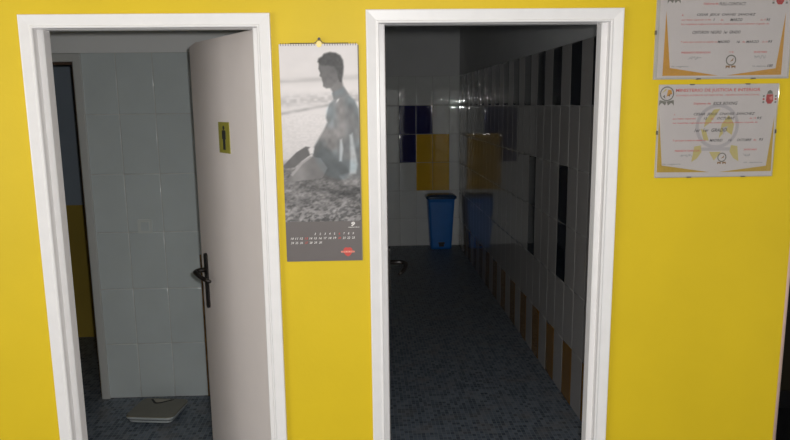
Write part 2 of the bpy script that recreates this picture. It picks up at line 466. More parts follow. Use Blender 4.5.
# ------------------------------------------------------------------ bathroom scale
s = thing('bathroom_scale', 'flat grey bathroom scale on the mosaic floor of left room', 'bathroom scale', (-1.168, 4.085, 0), math.radians(-8))
def slab(x, y, z0, z1, r, bev, m, name, side=None):
    q = MB()
    rings = []
    for d, z in ((bev, z0), (0, z0 + bev), (0, z1 - bev), (bev * 0.3, z1 - bev * 0.3), (bev, z1)):
        rings.append([(px, py, z) for px, py in rounded_rect(-x + d, x - d, -y + d, y - d, r, 6)])
    q.grid(rings[:3], side or m, True, True); q.grid(rings[2:], m, True, True); q.poly(rings[-1], m); q.poly(rings[0][::-1], side or m)
    return q.build(name, s)
slab(0.122, 0.122, 0.008, 0.022, 0.03, 0.003, M['scale_side'], 'base')
slab(0.136, 0.134, 0.026, 0.048, 0.035, 0.006, M['scale_top'], 'platform', M['scale_side'])
slab(0.128, 0.126, 0.0215, 0.027, 0.03, 0.001, M['rubber'], 'gasket')
q = MB(); q.prism([(-0.085, 0.112), (-0.048, 0.058), (-0.03, 0.050), (-0.008, 0.058), (0.052, 0.112)], 0.048, 0.0496, M['rubber'], 'z'); dsp = q.build('display_bezel', s)
q = MB(); q.prism([(-0.070, 0.110), (-0.040, 0.070), (-0.03, 0.064), (-0.012, 0.070), (0.034, 0.110)], 0.0496, 0.0506, M['scale_window'], 'z'); q.build('display_window', dsp)
for fx in (-0.09, 0.09):
    for fy in (-0.09, 0.09):
        q = MB(); q.prism([(fx + 0.014 * math.cos(a * PI / 6), fy + 0.014 * math.sin(a * PI / 6)) for a in range(12)], 0, 0.009, M['rubber'], 'z'); q.build('foot', s)

# ------------------------------------------------------------------ pedal bin
s = thing('pedal_bin', 'tall blue plastic pedal bin against the tiled end wall', 'bin', (0.931, 8.985, 0))
q = MB(); rings = []
def rr(w_, d_, z, r): return [(x, y, z) for x, y in rounded_rect(-w_, w_, -d_, d_, r, 5)]
for z, w_, d_ in ((0.0, 0.118, 0.100), (0.008, 0.124, 0.106), (0.04, 0.126, 0.107), (0.30, 0.141, 0.117), (0.55, 0.156, 0.127), (0.585, 0.158, 0.128), (0.590, 0.166, 0.134), (0.605, 0.167, 0.135)):
    rings.append(rr(w_, d_, z, 0.032))
q.grid(rings, M['bin_blue'], True, True); q.poly(rings[0][::-1], M['bin_blue']); q.poly(rings[-1], M['bin_blue'])
q.build('bin_body', s)
q = MB(); rings = []
for z, w_, d_ in ((0.600, 0.172, 0.139), (0.604, 0.180, 0.144), (0.622, 0.181, 0.144), (0.630, 0.176, 0.140), (0.645, 0.150, 0.112), (0.652, 0.110, 0.08)):
    rings.append(rr(w_, d_, z, 0.035))
q.grid(rings, M['bin_lid'], True, True); q.poly(rings[0][::-1], M['bin_lid']); q.poly(rings[-1], M['bin_lid'])
lid = q.build('bin_lid', s); lid['label'] = 'darker blue domed lid'
q = MB(); q.box(-0.038, 0.038, -0.128, -0.098, 0.062, 0.085, M['bin_pedal'], 0.004); q.box(-0.03, 0.03, -0.114, -0.106, 0.03, 0.066, M['bin_pedal']); q.build('pedal', s)
q = MB(); q.box(-0.09, 0.09, 0.112, 0.140, 0.57, 0.615, M['bin_lid'], 0.004); q.build('lid_hinge', s)

# ------------------------------------------------------------------ printed lettering
def text_mesh(txt, width, height, shear=0.0, bold=0.0):
    cu = bpy.data.curves.new('lettering', 'FONT')
    cu.body = txt; cu.size = 1.0; cu.shear = shear; cu.offset = bold; cu.resolution_u = 2; cu.fill_mode = 'FRONT'
    o = bpy.data.objects.new('lettering', cu); C.objects.link(o)
    dg = bpy.context.evaluated_depsgraph_get()
    me = bpy.data.meshes.new_from_object(o.evaluated_get(dg))
    bpy.data.objects.remove(o); bpy.data.curves.remove(cu)
    vs = [(v.co.x, v.co.y) for v in me.vertices]; fs = [tuple(p.vertices) for p in me.polygons]
    bpy.data.meshes.remove(me)
    xs = [v[0] for v in vs]; ys = [v[1] for v in vs]
    sx = width / (max(xs) - min(xs)); sy = height / (max(ys) - min(ys))
    return [((x - min(xs)) * sx, (y - min(ys)) * sy) for x, y in vs], fs

def add_text(b, txt, x, z, width, height, y, m, shear=0.0, bold=0.0):
    vs, fs = text_mesh(txt, width, height, shear, bold)
    i = len(b.v); b.v += [(x + a, y, z + c_) for a, c_ in vs]; k = b.slot(m)
    for f in fs:
        b.f.append(tuple(i + q_ for q_ in f)); b.mi.append(k); b.sm.append(False)

def flat(b, pts, y, m):
    b.n = getattr(b, 'n', 0) + 1
    y -= 0.00002 * b.n
    b.poly([(x, y, z) for x, z in pts], m)

def ring_flat(b, cx, cz, r0, r1, y, m, a0=0, a1=2 * PI, n=32, sx=1.0):
    b.n = getattr(b, 'n', 0) + 1
    y -= 0.00002 * b.n
    inner = [(cx + sx * r0 * math.cos(a0 + (a1 - a0) * k / n), y, cz + r0 * math.sin(a0 + (a1 - a0) * k / n)) for k in range(n + 1)]
    outer = [(cx + sx * r1 * math.cos(a0 + (a1 - a0) * k / n), y, cz + r1 * math.sin(a0 + (a1 - a0) * k / n)) for k in range(n + 1)]
    b.grid([inner, outer], m, False, False)

# ------------------------------------------------------------------ certificates in clip frames
class Sheet:
    """maps a layout grid (pixels of a drawing of the sheet) to metres on the sheet, origin at its lower left"""
    def __init__(s, W, H, tl, tr, bl, br):
        s.W, s.H = W, H
        s.tl, s.tr, s.bl, s.br = tl, tr, bl, br
    def __call__(s, x, y):
        v = (y - s.tl[1]) / (s.bl[1] - s.tl[1])
        xl = s.tl[0] + (s.bl[0] - s.tl[0]) * v; xr = s.tr[0] + (s.br[0] - s.tr[0]) * v
        return ((x - xl) / (xr - xl) * s.W, (1 - v) * s.H)

def put_line(S, b, txt, x0, x1, y, hpx, m, shear=0.0, bold=0.016, yy=-0.0042):
    p0 = S(x0, y); p1 = S(x1, y); ph = S(x0, y - hpx * 1.15)
    name, root = b
    b = MB()
    hpx_ = hpx
    add_text(b, txt, p0[0], p0[1] - (ph[1] - p0[1]) / 2, p1[0] - p0[0], ph[1] - p0[1], yy, m, shear, bold)
    b.build(name, root)

def clip(parent, x, z, rot):
    q = MB()
    if rot == 'top': q.box(x - 0.007, x + 0.007, -0.0078, 0.004, z - 0.003, z + 0.0015, M['wire'])
    elif rot == 'bottom': q.box(x - 0.007, x + 0.007, -0.0078, 0.004, z - 0.0015, z + 0.003, M['wire'])
    elif rot == 'left': q.box(x - 0.002, x + 0.002, -0.0078, 0.004, z - 0.007, z + 0.007, M['wire'])
    else: q.box(x - 0.002, x + 0.002, -0.0078, 0.004, z - 0.007, z + 0.007, M['wire'])
    q.build('clip', parent)

def sheet_base(root, W, H, paper):
    q = MB(); q.box(0, W, -0.002, 0.0045, 0, H, M['paper_edge']); q.build('backing_board', root)
    q = MB(); q.box(paper[0], paper[1], -0.0032, -0.0021, paper[2], paper[3], M['paper']); q.build('paper_sheet', root)
    q = MB(); q.box(0, W, -0.0068, -0.0048, 0, H, M['glass']); q.build('cover_glass', root)

def scribble(S, b, x0, x1, y, amp, m, seed):
    r = random.Random(seed); pts = []
    for k in range(15):
        t = k / 14
        pts.append(S(x0 + (x1 - x0) * t + r.uniform(-3, 3), y + r.uniform(-amp, amp)))
    w_ = 0.0007
    for a, c_ in zip(pts[:-1], pts[1:]):
        d = Vector((c_[0] - a[0], c_[1] - a[1])); n = Vector((-d.y, d.x)).normalized() * w_
        flat(b, [(a[0] + n.x, a[1] + n.y), (c_[0] + n.x, c_[1] + n.y), (c_[0] - n.x, c_[1] - n.y), (a[0] - n.x, a[1] - n.y)], -0.0036, m)

def small_seal(S, root, x, y, r):
    q = MB(); cx, cz = S(x, y); R = S(x + r, y)[0] - cx
    ring_flat(q, cx, cz, R * 0.78, R, -0.0037, M['seal_grey'])
    flat(q, [(cx - R * 0.2, cz - R * 0.3), (cx + R * 0.5, cz + R * 0.45), (cx + R * 0.35, cz - R * 0.1)], -0.0037, M['seal_brown'])
    for sgn in (-1, 1):
        flat(q, [(cx + sgn * R * 0.1, cz - R * 1.0), (cx + sgn * R * 0.95, cz - R * 1.0), (cx + sgn * R * 0.95, cz - R * 1.55), (cx + sgn * R * 0.6, cz - R * 1.25), (cx + sgn * R * 0.2, cz - R * 1.5)], -0.0037, M['seal_brown'])
    q.build('seal_print', root)

def logo(S, root, x, y, r):
    q = MB(); cx, cz = S(x, y); R = S(x + r, y)[0] - cx
    ring_flat(q, cx, cz, R * 0.84, R, -0.0037, M['seal_grey'])
    flat(q, [(cx - R * .05, cz - R * .45), (cx + R * .15, cz + R * .55), (cx + R * .6, cz + R * .5), (cx + R * .72, cz - R * .05), (cx + R * .35, cz - R * .15)], -0.0037, M['gold_print'])
    flat(q, [(cx + R * .12, cz - R * .25), (cx + R * .55, cz + R * .12), (cx + R * .4, cz - R * .4)], -0.0038, M['seal_brown'])
    flat(q, [(cx - R * .75, cz + R * .05), (cx - R * .3, cz + R * .62), (cx + R * .05, cz + R * .7), (cx - R * .35, cz + R * .3)], -0.0037, M['wm_yellow'])
    flat(q, [(cx - R * .6, cz - R * .35), (cx - R * .3, cz - R * .15), (cx - R * .2, cz - R * .7)], -0.0037, M['seal_grey'])
    for sgn in (-1, 1):
        flat(q, [(cx, cz - R * 1.05), (cx + sgn * R * 1.0, cz - R * 0.85), (cx + sgn * R * 1.05, cz - R * 1.65), (cx + sgn * R * 0.78, cz - R * 1.3), (cx + sgn * R * 0.62, cz - R * 1.25), (cx + sgn * R * 0.2, cz - R * 1.6)], -0.0037, M['seal_grey'])
    q.build('emblem_print', root)

def crest(S, root, x, y, w_):
    q = MB(); cx, cz = S(x, y); R = S(x + w_, y)[0] - cx
    flat(q, [(cx - R * .55, cz + R * .55), (cx + R * .55, cz + R * .55), (cx + R * .6, cz - R * .5), (cx + R * .3, cz - R * .95), (cx - R * .3, cz - R * .95), (cx - R * .6, cz - R * .5)], -0.0037, M['crest_red'])
    flat(q, [(cx - R * .1, cz + R * .1), (cx + R * .5, cz + R * .35), (cx + R * .45, cz - R * .35), (cx + R * .05, cz - R * .3)], -0.0038, M['pale_red_print'])
    flat(q, [(cx - R * .5, cz + R * .62), (cx - R * .35, cz + R * 1.05), (cx, cz + R * 1.25), (cx + R * .35, cz + R * 1.05), (cx + R * .5, cz + R * .62)], -0.0037, M['seal_grey'])
    for sgn in (-1, 1):
        for k in range(3):
            z = cz + R * (.25 - k * .48)
            flat(q, [(cx + sgn * R * .85, z + R * .16), (cx + sgn * R * 1.15, z + R * .16), (cx + sgn * R * 1.15, z - R * .12), (cx + sgn * R * .85, z - R * .12)], -0.0037, M['crest_red'] if k == 1 else M['seal_grey'])
    q.build('crest_print', root)

# --- upper certificate
W1, H1 = 0.484, 0.360
c1 = thing('framed_certificate', 'upper of the two framed certificates, orange corner wedges, cut by photo top', 'certificate', (1.0275, YF - 0.004, 1.7755), 0, 'certificates on the yellow wall')
S1 = Sheet(W1, H1, (78, -138), (741, -138), (65, 386), (717, 386))
sheet_base(c1, W1, H1, (0.012, W1 - 0.006, 0.006, H1 - 0.006))
q = MB()
for pts in (((118, 50), (107, 368), (375, 369), (142, 329)), ((693, 60), (652, 335), (415, 369), (680, 368))):
    flat(q, [S1(*p_) for p_ in pts], -0.0034, M['gold_print'])
q.build('corner_wedges', c1)
r_ = ('printed_line', c1); k_ = ('handwritten_line', c1)
put_line(S1, r_, 'MINISTERIO DE JUSTICIA E INTERIOR', 190, 610, -60, 18, M['red_print'])
put_line(S1, r_, 'CONSEJO SUPERIOR DE DEPORTES', 190, 610, -35, 9, M['pale_red_print'])
put_line(S1, r_, 'Diploma de', 296, 366, 18, 11, M['red_print'])
put_line(S1, k_, 'FULL-CONTACT', 371, 498, 18, 13, M['ink'], 0.1, 0.01)
put_line(S1, r_, 'A', 192, 200, 71, 9, M['red_print'])
put_line(S1, k_, 'CESAR  JESUS  CHAVES  SANCHEZ', 264, 547, 71, 13, M['ink'], 0.35, 0.012)
put_line(S1, r_, 'por haber superado el dia', 192, 332, 95, 9, M['pale_red_print'])
put_line(S1, k_, '1', 344, 350, 94, 11, M['ink'], 0.3, 0.012)
put_line(S1, r_, 'de', 378, 392, 95, 8, M['pale_red_print'])
put_line(S1, k_, 'MARZO', 424, 483, 95, 12, M['ink'], 0.35, 0.012)
put_line(S1, r_, 'de 19', 570, 598, 96, 8, M['pale_red_print'])
put_line(S1, k_, '95', 599, 617, 96, 11, M['ink'], 0.3, 0.012)
put_line(S1, r_, 'los requisitos reglamentariamente establecidos para obtener el grado de', 190, 613, 116, 10, M['pale_red_print'])
put_line(S1, k_, 'CINTURON  NEGRO  1er  GRADO', 245, 476, 155, 13, M['ink'], 0.35, 0.012)
put_line(S1, r_, 'Y para que conste se expide en', 190, 366, 203, 10, M['pale_red_print'])
put_line(S1, k_, 'MADRID', 367, 426, 202, 11, M['ink'], 0.35, 0.012)
put_line(S1, k_, '16', 459, 475, 203, 11, M['ink'], 0.35, 0.012)
put_line(S1, r_, 'de', 486, 500, 203, 8, M['pale_red_print'])
put_line(S1, k_, 'MARZO', 504, 566, 203, 11, M['ink'], 0.35, 0.012)
put_line(S1, r_, 'de 19', 583, 608, 204, 8, M['pale_red_print'])
put_line(S1, k_, '95', 610, 632, 203, 11, M['ink'], 0.35, 0.012)
put_line(S1, r_, 'PRESIDENTE FEDERACION', 195, 334, 254, 8, M['red_print'])
put_line(S1, r_, 'V.B.', 425, 448, 253, 7, M['pale_red_print'])
put_line(S1, r_, 'SECRETARIO', 543, 608, 254, 8, M['red_print'])
put_line(S1, k_, 'N. registro', 150, 230, 323, 8, M['pencil'])
put_line(S1, k_, 'N. diploma', 540, 606, 325, 8, M['pencil'])
put_line(S1, k_, '100', 610, 637, 322, 12, M['ink'], 0.3, 0.02)
for a_ in ((232, 292, 282, 9, M['pencil'], 1), (548, 602, 278, 9, M['pencil'], 2)):
    q = MB(); scribble(S1, q, *a_); q.build('signature', c1)
small_seal(S1, c1, 435, 293, 25); logo(S1, c1, 155, -38, 30); crest(S1, c1, 663, -10, 32)
for x in (281, 545): clip(c1, S1(x, 386)[0], 0.0, 'bottom'); clip(c1, S1(x, 386)[0], H1, 'top')
clip(c1, 0.0, S1(0, 155)[1], 'left'); clip(c1, W1, S1(0, 155)[1], 'right')

# --- lower certificate
W2, H2 = 0.4295, 0.327
c2 = thing('framed_certificate', 'lower of the two framed certificates, with round emblem watermark and red crest', 'certificate', (1.0505, YF - 0.004, 1.431), 0, 'certificates on the yellow wall')
S2 = Sheet(W2, H2, (74, 38), (548, 40), (54, 410), (521, 405))
sheet_base(c2, W2, H2, (0.003, W2 - 0.003, 0.003, H2 - 0.002))
q = MB()
for pts in (((72, 150), (62, 388), (272, 390), (82, 360)), ((530, 165), (497, 367), (310, 390), (517, 389))):
    flat(q, [S2(*p_) for p_ in pts], -0.0034, M['mustard_print'])
q.build('corner_wedges', c2)
q = MB(); cx, cz = S2(302, 205); R = S2(388, 205)[0] - cx
ring_flat(q, cx, cz, R * 0.85, R, -0.0033, M['wm_grey'], n=48)
P = lambda a, c_: (cx + R * a, cz + R * c_)
flat(q, [P(-.55, .3), P(-.2, .75), P(.1, .78), P(-.1, .5), P(-.3, .2), P(-.62, -.05)], -0.0033, M['wm_yellow'])
flat(q, [P(.1, -.55), P(.2, .1), P(.5, .5), P(.78, .1), P(.7, -.4), P(.4, -.2)], -0.0033, M['wm_yellow'])
flat(q, [P(-.75, -.1), P(-.5, -.2), P(-.35, -.65), P(-.6, -.6)], -0.0033, M['wm_yellow'])
flat(q, [P(.25, -.05), P(.5, .0), P(.3, -.4)], -0.00335, M['wm_grey'])
flat(q, [P(-.9, -.95), P(.9, -.95), P(.8, -1.1), P(-.8, -1.1)], -0.0033, M['wm_grey'])
for sg in (-1, 1):
    flat(q, [P(sg * .7, -.85), P(sg * 1.0, -.9), P(sg * 1.1, -1.6), P(sg * .85, -1.45), P(sg * .65, -1.15)], -0.0033, M['wm_yellow'])
flat(q, [P(-.3, -1.15), P(.25, -1.15), P(-.05, -1.55)], -0.0033, M['wm_yellow'])
q.build('emblem_watermark', c2)
r_ = ('printed_line', c2); k_ = ('handwritten_line', c2)
put_line(S2, r_, 'MINISTERIO DE JUSTICIA E INTERIOR', 138, 473, 63, 14, M['red_print'])
put_line(S2, r_, 'CONSEJO SUPERIOR DE DEPORTES - FEDERACION NACIONAL', 138, 470, 82, 7, M['pale_red_print'])
put_line(S2, r_, 'Diploma de', 209, 276, 115, 9, M['red_print'])
put_line(S2, k_, 'KICK BOXING', 285, 382, 114, 11, M['ink'], 0.35, 0.012)
put_line(S2, k_, 'CESAR  JESUS  CHAVES  SANCHEZ', 208, 452, 157, 11, M['ink'], 0.35, 0.012)
put_line(S2, r_, 'A', 130, 136, 157, 6, M['pale_red_print'])
put_line(S2, r_, 'por haber superado', 126, 216, 174, 7, M['red_print'])
put_line(S2, k_, '15', 248, 262, 173, 9, M['ink'], 0.35, 0.012)
put_line(S2, r_, 'de', 275, 287, 174, 7, M['pale_red_print'])
put_line(S2, k_, 'OCTUBRE', 301, 371, 173, 9, M['ink'], 0.35, 0.012)
put_line(S2, r_, 'de 19', 430, 456, 174, 7, M['pale_red_print'])
put_line(S2, k_, '95', 459, 480, 174, 9, M['ink'], 0.35, 0.012)
put_line(S2, r_, 'los requisitos reglamentariamente establecidos para obtener el grado de', 126, 462, 191, 7, M['red_print'])
put_line(S2, k_, '1er  1er  GRADO', 211, 340, 220, 12, M['ink'], 0.35, 0.012)
put_line(S2, r_, 'Y para que conste se expide en', 125, 257, 261, 8, M['red_print'])
put_line(S2, k_, 'MADRID', 271, 323, 261, 9, M['ink'], 0.35, 0.012)
put_line(S2, k_, '16', 345, 360, 261, 9, M['ink'], 0.35, 0.012)
put_line(S2, k_, 'OCTUBRE', 381, 439, 261, 9, M['ink'], 0.35, 0.012)
put_line(S2, r_, 'de', 446, 458, 261, 7, M['pale_red_print'])
put_line(S2, k_, '95', 468, 486, 260, 9, M['ink'], 0.35, 0.012)
put_line(S2, r_, 'PRESIDENTE FEDERACION', 134, 232, 302, 6, M['red_print'])
put_line(S2, r_, 'SECRETARIO', 408, 460, 300, 6, M['red_print'])
put_line(S2, k_, 'N. registro', 85, 156, 356, 6, M['pencil'])
put_line(S2, k_, 'N. diploma', 408, 482, 353, 6, M['pencil'])
for a_ in ((155, 200, 322, 6, M['pencil'], 3), (408, 432, 322, 6, M['pencil'], 4)):
    q = MB(); scribble(S2, q, *a_); q.build('signature', c2)
small_seal(S2, c2, 321, 330, 18); logo(S2, c2, 103, 74, 28); crest(S2, c2, 510, 94, 24)
for x in (203, 423): clip(c2, S2(x, 39)[0], H2, 'top')
for x in (190, 405): clip(c2, S2(x, 408)[0], 0.0, 'bottom')
clip(c2, 0.0, S2(0, 228)[1], 'left'); clip(c2, W2, S2(0, 228)[1], 'right')

# ------------------------------------------------------------------ wall calendar with a black-and-white beach photo
CW, CH = 0.2675, 0.755
cal = thing('wall_calendar', 'long calendar with black and white beach photo hanging between the two doorways', 'calendar', (-0.2735, YF - 0.004, 1.151))
q = MB(); q.box(0.002, CW + 0.004, 0.0, 0.0035, -0.001, CH - 0.004, M['page_edge']); q.build('page_stack', cal)
PH = 0.612                                  # photo height
def polymask(X, Y, poly, soft):
    inside = np.zeros(X.shape, bool); dist = np.full(X.shape, 1e9)
    n = len(poly)
    for i in range(n):
        x0, y0 = poly[i]; x1, y1 = poly[(i + 1) % n]
        cond = ((y0 > Y) != (y1 > Y))
        with np.errstate(divide='ignore', invalid='ignore'):
            xi = (x1 - x0) * (Y - y0) / ((y1 - y0) if y1 != y0 else 1e-9) + x0
        inside ^= cond & (X < xi)
        dx, dy = x1 - x0, y1 - y0
        t = np.clip(((X - x0) * dx + (Y - y0) * dy) / (dx * dx + dy * dy + 1e-12), 0, 1)
        dist = np.minimum(dist, np.hypot(X - x0 - t * dx, Y - y0 - t * dy))
    sd = np.where(inside, dist, -dist)
    return np.clip(sd / soft + 0.5, 0, 1)

def vnoise(X, Y, sx, sy, seed):
    """smooth value noise"""
    rs = np.random.RandomState(seed); g = rs.rand(64, 64)
    x = X / sx; y = Y / sy
    i = np.floor(x).astype(int); j = np.floor(y).astype(int); fx = x - i; fy = y - j
    fx = fx * fx * (3 - 2 * fx); fy = fy * fy * (3 - 2 * fy)
    G = lambda a, c_: g[a % 64, c_ % 64]
    return (G(i, j) * (1 - fx) + G(i + 1, j) * fx) * (1 - fy) + (G(i, j + 1) * (1 - fx) + G(i + 1, j + 1) * fx) * fy

def beach_print():
    NX, NY = 118, 270
    us, vs = np.meshgrid(np.linspace(0, 1, NX), np.linspace(0, 1, NY))   # v = 0 at the top
    # layout coordinates: x 0..78 across, y 0..177 down
    X = us * 78; Y = vs * 177
    T = np.full(X.shape, 219.0)                                          # hazy sky
    T -= 4 * vnoise(X, Y, 9, 5, 1)
    T -= 26 * np.exp(-((Y - (36 - X * .05)) / 2.6) ** 2) * (0.6 + 0.6 * vnoise(X, Y, 12, 2, 2))   # distant breakers
    T += 4 * np.exp(-((Y - 44) / 4.0) ** 2)
    surf = np.exp(-((Y - (56 - X * .06)) / 5.5) ** 2)
    T -= surf * (16 + 34 * (vnoise(X, Y, 3.5, 1.8, 3) - .35))
    T -= 40 * np.exp(-((Y - (67.5 - X * .17)) / 1.6) ** 2) * (0.6 + 0.7 * vnoise(X, Y, 6, 3, 4))
    T -= np.clip((Y - 69) / 40, 0, 1) * 14 + (Y > 68) * 12 * (vnoise(X, Y, 2.2, 1.4, 5) - .4)
    # rippled shallow water in the lower third
    wt = np.clip((Y - (112 - X * .05)) / 12, 0, 1)
    rip = vnoise(X + Y * .9, Y - X * .15, 3.4, 2.0, 6) * .6 + vnoise(X + Y * .5, Y, 1.7, 1.2, 7) * .4
    water = 110 + 74 * (rip - .45) + 44 * (vnoise(X, Y, 13, 5, 8) - .5) - 14 * np.clip(X / 78, 0, 1)
    band = np.exp(-((Y - (138 + X * .12)) / 6.5) ** 2) * np.clip((X - 2) / 22, 0.25, 1)
    water -= 34 * band * (0.5 + 0.8 * vnoise(X, Y, 10, 6, 9))
    water += 22 * np.clip((Y - 152) / 20, 0, 1) * (rip > .5)
    T = T * (1 - wt) + water * wt
    def blend(mask, val):
        nonlocal T
        T = T * (1 - mask) + val * mask
    P = lambda L_, o, s_: [((x / s_ + o[0]) , (y / s_ + o[1])) for x, y in L_]
    A = lambda L_: [(x / 4.89 + 0.6, y / 4.89 - 4.4) for x, y in L_]      # head and shoulders
    B_ = lambda L_: [((x - 10) / 4.4 * 1.02 - 0.2, y / 4.4 + 75.6) for x, y in L_]   # body and legs
    # trunk
    trunk = A([(250, 255), (258, 285), (232, 310), (220, 335), (216, 372), (222, 395), (205, 430)]) + B_([(178, 60), (165, 82), (150, 108), (140, 150), (165, 200), (200, 240), (260, 258), (352, 250), (352, 40)]) + A([(381, 380), (378, 330), (360, 290), (330, 262), (306, 225)])
    m = polymask(X, Y, trunk, 2.4)
    tr = 122 - 30 * np.clip((Y - 62) / 60, 0, 1) + 34 * (vnoise(X, Y, 7, 8, 11) - .5) + 20 * (vnoise(X, Y, 3, 5, 21) - .5) - 22 * np.exp(-(((X - 69) / 7) ** 2 + ((Y - 62) / 10) ** 2))
    tr += 78 * np.exp(-(((X - 57.5 + (Y - 54) * .5) / 1.1) ** 2 + ((Y - 54.5) / 2.2) ** 2))
    tr += 66 * np.exp(-(((X - (47 + (Y - 56) * -.2)) / 1.5) ** 2 + ((Y - 62) / 7) ** 2))
    tr += 20 * np.exp(-(((X - 55) / 9) ** 2 + ((Y - 80) / 14) ** 2))
    blend(m, tr)
    # dark lap and arm shade
    blend(polymask(X, Y, B_([(175, 90), (215, 120), (255, 180), (330, 235), (300, 268), (200, 262), (150, 220), (150, 130)]), 4.0) * .75, 74 + 14 * (vnoise(X, Y, 5, 4, 12) - .5))
    # lit streaks between arm and trunk
    blend(polymask(X, Y, B_([(262, 80), (272, 76), (276, 120), (268, 175), (258, 175)]), 2.2) * .85, 186)
    blend(polymask(X, Y, B_([(305, 60), (318, 52), (326, 110), (338, 190), (330, 232), (300, 236), (308, 160)]), 2.6) * .8, 186 + 20 * (vnoise(X, Y, 3, 3, 13) - .5))
    blend(polymask(X, Y, B_([(258, 240), (300, 230), (345, 245), (335, 285), (275, 280)]), 3.0) * .6, 142 + 60 * (vnoise(X, Y, 3, 2, 17) - .5))
    # legs
    blend(polymask(X, Y, B_([(8, 196), (34, 168), (72, 132), (112, 108), (140, 112), (140, 140), (92, 172), (60, 200), (20, 205)]), 1.2), 92 + 10 * (vnoise(X, Y, 5, 4, 14) - .5))
    blend(polymask(X, Y, B_([(12, 272), (48, 226), (88, 182), (130, 152), (175, 160), (205, 205), (180, 250), (110, 258), (50, 262)]), 1.2), 106 + 26 * np.exp(-(((X - (2 + (175 - (Y)) * 0.0 + 14)) / 8) ** 2)) + 8 * (vnoise(X, Y, 5, 4, 15) - .5))
    lit = polymask(X, Y, B_([(40, 232), (88, 180), (132, 150), (138, 156), (94, 188), (50, 240)]), 1.0) * .55
    blend(lit, 176)
    blend(polymask(X, Y, B_([(122, 120), (136, 106), (148, 118), (144, 138), (130, 144)]), 1.8), 210)
    # neck, face, hair
    blend(polymask(X, Y, A([(236, 222), (252, 250), (258, 285), (300, 275), (332, 262), (306, 222), (298, 190), (250, 200)]), 2.2), 112 + 16 * (vnoise(X, Y, 4, 6, 16) - .5))
    blend(polymask(X, Y, A([(190, 104), (186, 138), (194, 158), (190, 172), (200, 180), (202, 192), (206, 206), (206, 222), (222, 232), (244, 230), (270, 205), (296, 180), (296, 110), (240, 96)]), 1.5), 84 + 22 * np.clip((Y - 26) / 16, 0, 1) + 14 * (vnoise(X, Y, 3, 3, 23) - .5))
    blend(polymask(X, Y, A([(192, 118), (196, 150), (210, 180), (240, 170), (250, 130), (230, 112)]), 3.5) * .5, 104)
    blend(polymask(X, Y, A([(183, 106), (188, 90), (206, 80), (214, 68), (244, 60), (272, 64), (294, 76), (306, 98), (309, 130), (305, 168), (296, 204), (284, 196), (276, 150), (262, 128), (232, 122), (200, 122)]), 2.0), 56 + 20 * (vnoise(X, Y, 2, 2, 18) - .5))
    T = np.clip(T, 30, 232)
    col = np.stack([T * 1.0, T * .97, T * .965], -1)
    cool = (polymask(X, Y, trunk, 3.0) * np.clip(1.6 * vnoise(X, Y, 10, 11, 25) - .25, 0, 1))[..., None]
    cool = np.clip(cool, 0, 1)
    col = col * (1 - cool) + np.stack([T * .94, T * 1.0, T * 1.03], -1) * cool
    c_ = np.clip(col, 0, 255) / 255
    c_ = np.where(c_ <= .04045, c_ / 12.92, ((c_ + .055) / 1.055) ** 2.4)
    verts = np.stack([us * CW, np.full(us.shape, -0.0012), CH - vs * PH], -1).reshape(-1, 3)
    idx = np.arange(NX * NY).reshape(NY, NX)
    faces = np.stack([idx[1:, :-1], idx[1:, 1:], idx[:-1, 1:], idx[:-1, :-1]], -1).reshape(-1, 4)
    me = bpy.data.meshes.new('photo_print'); me.from_pydata(verts.tolist(), [], faces.tolist()); me.update()
    at = me.color_attributes.new('print', 'FLOAT_COLOR', 'POINT')
    at.data.foreach_set('color', np.concatenate([c_.reshape(-1, 3), np.ones((NX * NY, 1))], 1).astype(np.float32).ravel())
    me.materials.append(M['photo'])
    o = bpy.data.objects.new('photo_print', me); C.objects.link(o); o.parent = cal
    o['label'] = 'black and white photo of a bare-chested person sitting at the water edge'
    return o
beach_print()
q = MB(); q.box(0, CW, -0.0012, 0.0, 0.0, CH - PH, M['cal_grey']); panel = q.build('date_panel', cal); panel['label'] = 'grey strip with the days of the month'
# the strip's layout: 736 x 360 grid, x 24..692, y 62 (top) .. 408 (bottom)
DP = lambda x, y: ((x - 24) / 668 * CW, (408 - y) / 346 * (CH - PH))
colx = [78, 117, 158, 203, 243, 284, 327, 371, 413, 455, 498, 540, 580, 622]
def day(n, c_, y):
    b_ = MB(); red = n in (6, 13, 20, 27)
    w_ = 13 if n < 10 else 27
    x, z = DP(colx[c_] - w_ / 2, y + 9)
    add_text(b_, str(n), x, z, w_ / 668 * CW, 19 / 346 * (CH - PH), -0.0016, M['cal_red' if red else 'cal_white'], 0.25, 0.015)
    o_ = b_.build('day_number', panel)
    if red: o_['label'] = 'red Sunday number'
for n in range(1, 10): day(n, n + 4, 170)
for n in range(10, 24): day(n, n - 10, 208)
for n in range(24, 31): day(n, n - 24, 246)
q = MB(); x, z = DP(604, 108); add_text(q, '9', x, z, 36 / 668 * CW, 40 / 346 * (CH - PH), -0.0016, M['cal_white'], 0.2, 0.05)
x, z = DP(578, 122); add_text(q, 'septiembre', x, z, 100 / 668 * CW, 12 / 346 * (CH - PH), -0.0016, M['cal_white'], 0.2, 0.02)
q.build('month_title', panel)
q = MB(); cx, cz = DP(571, 330); s_ = CW / 668
for dx in (-14, 14): ring_flat(q, cx + dx * s_, cz + 12 * s_, 0, 27 * s_, -0.0015, M['cal_red'], n=20)
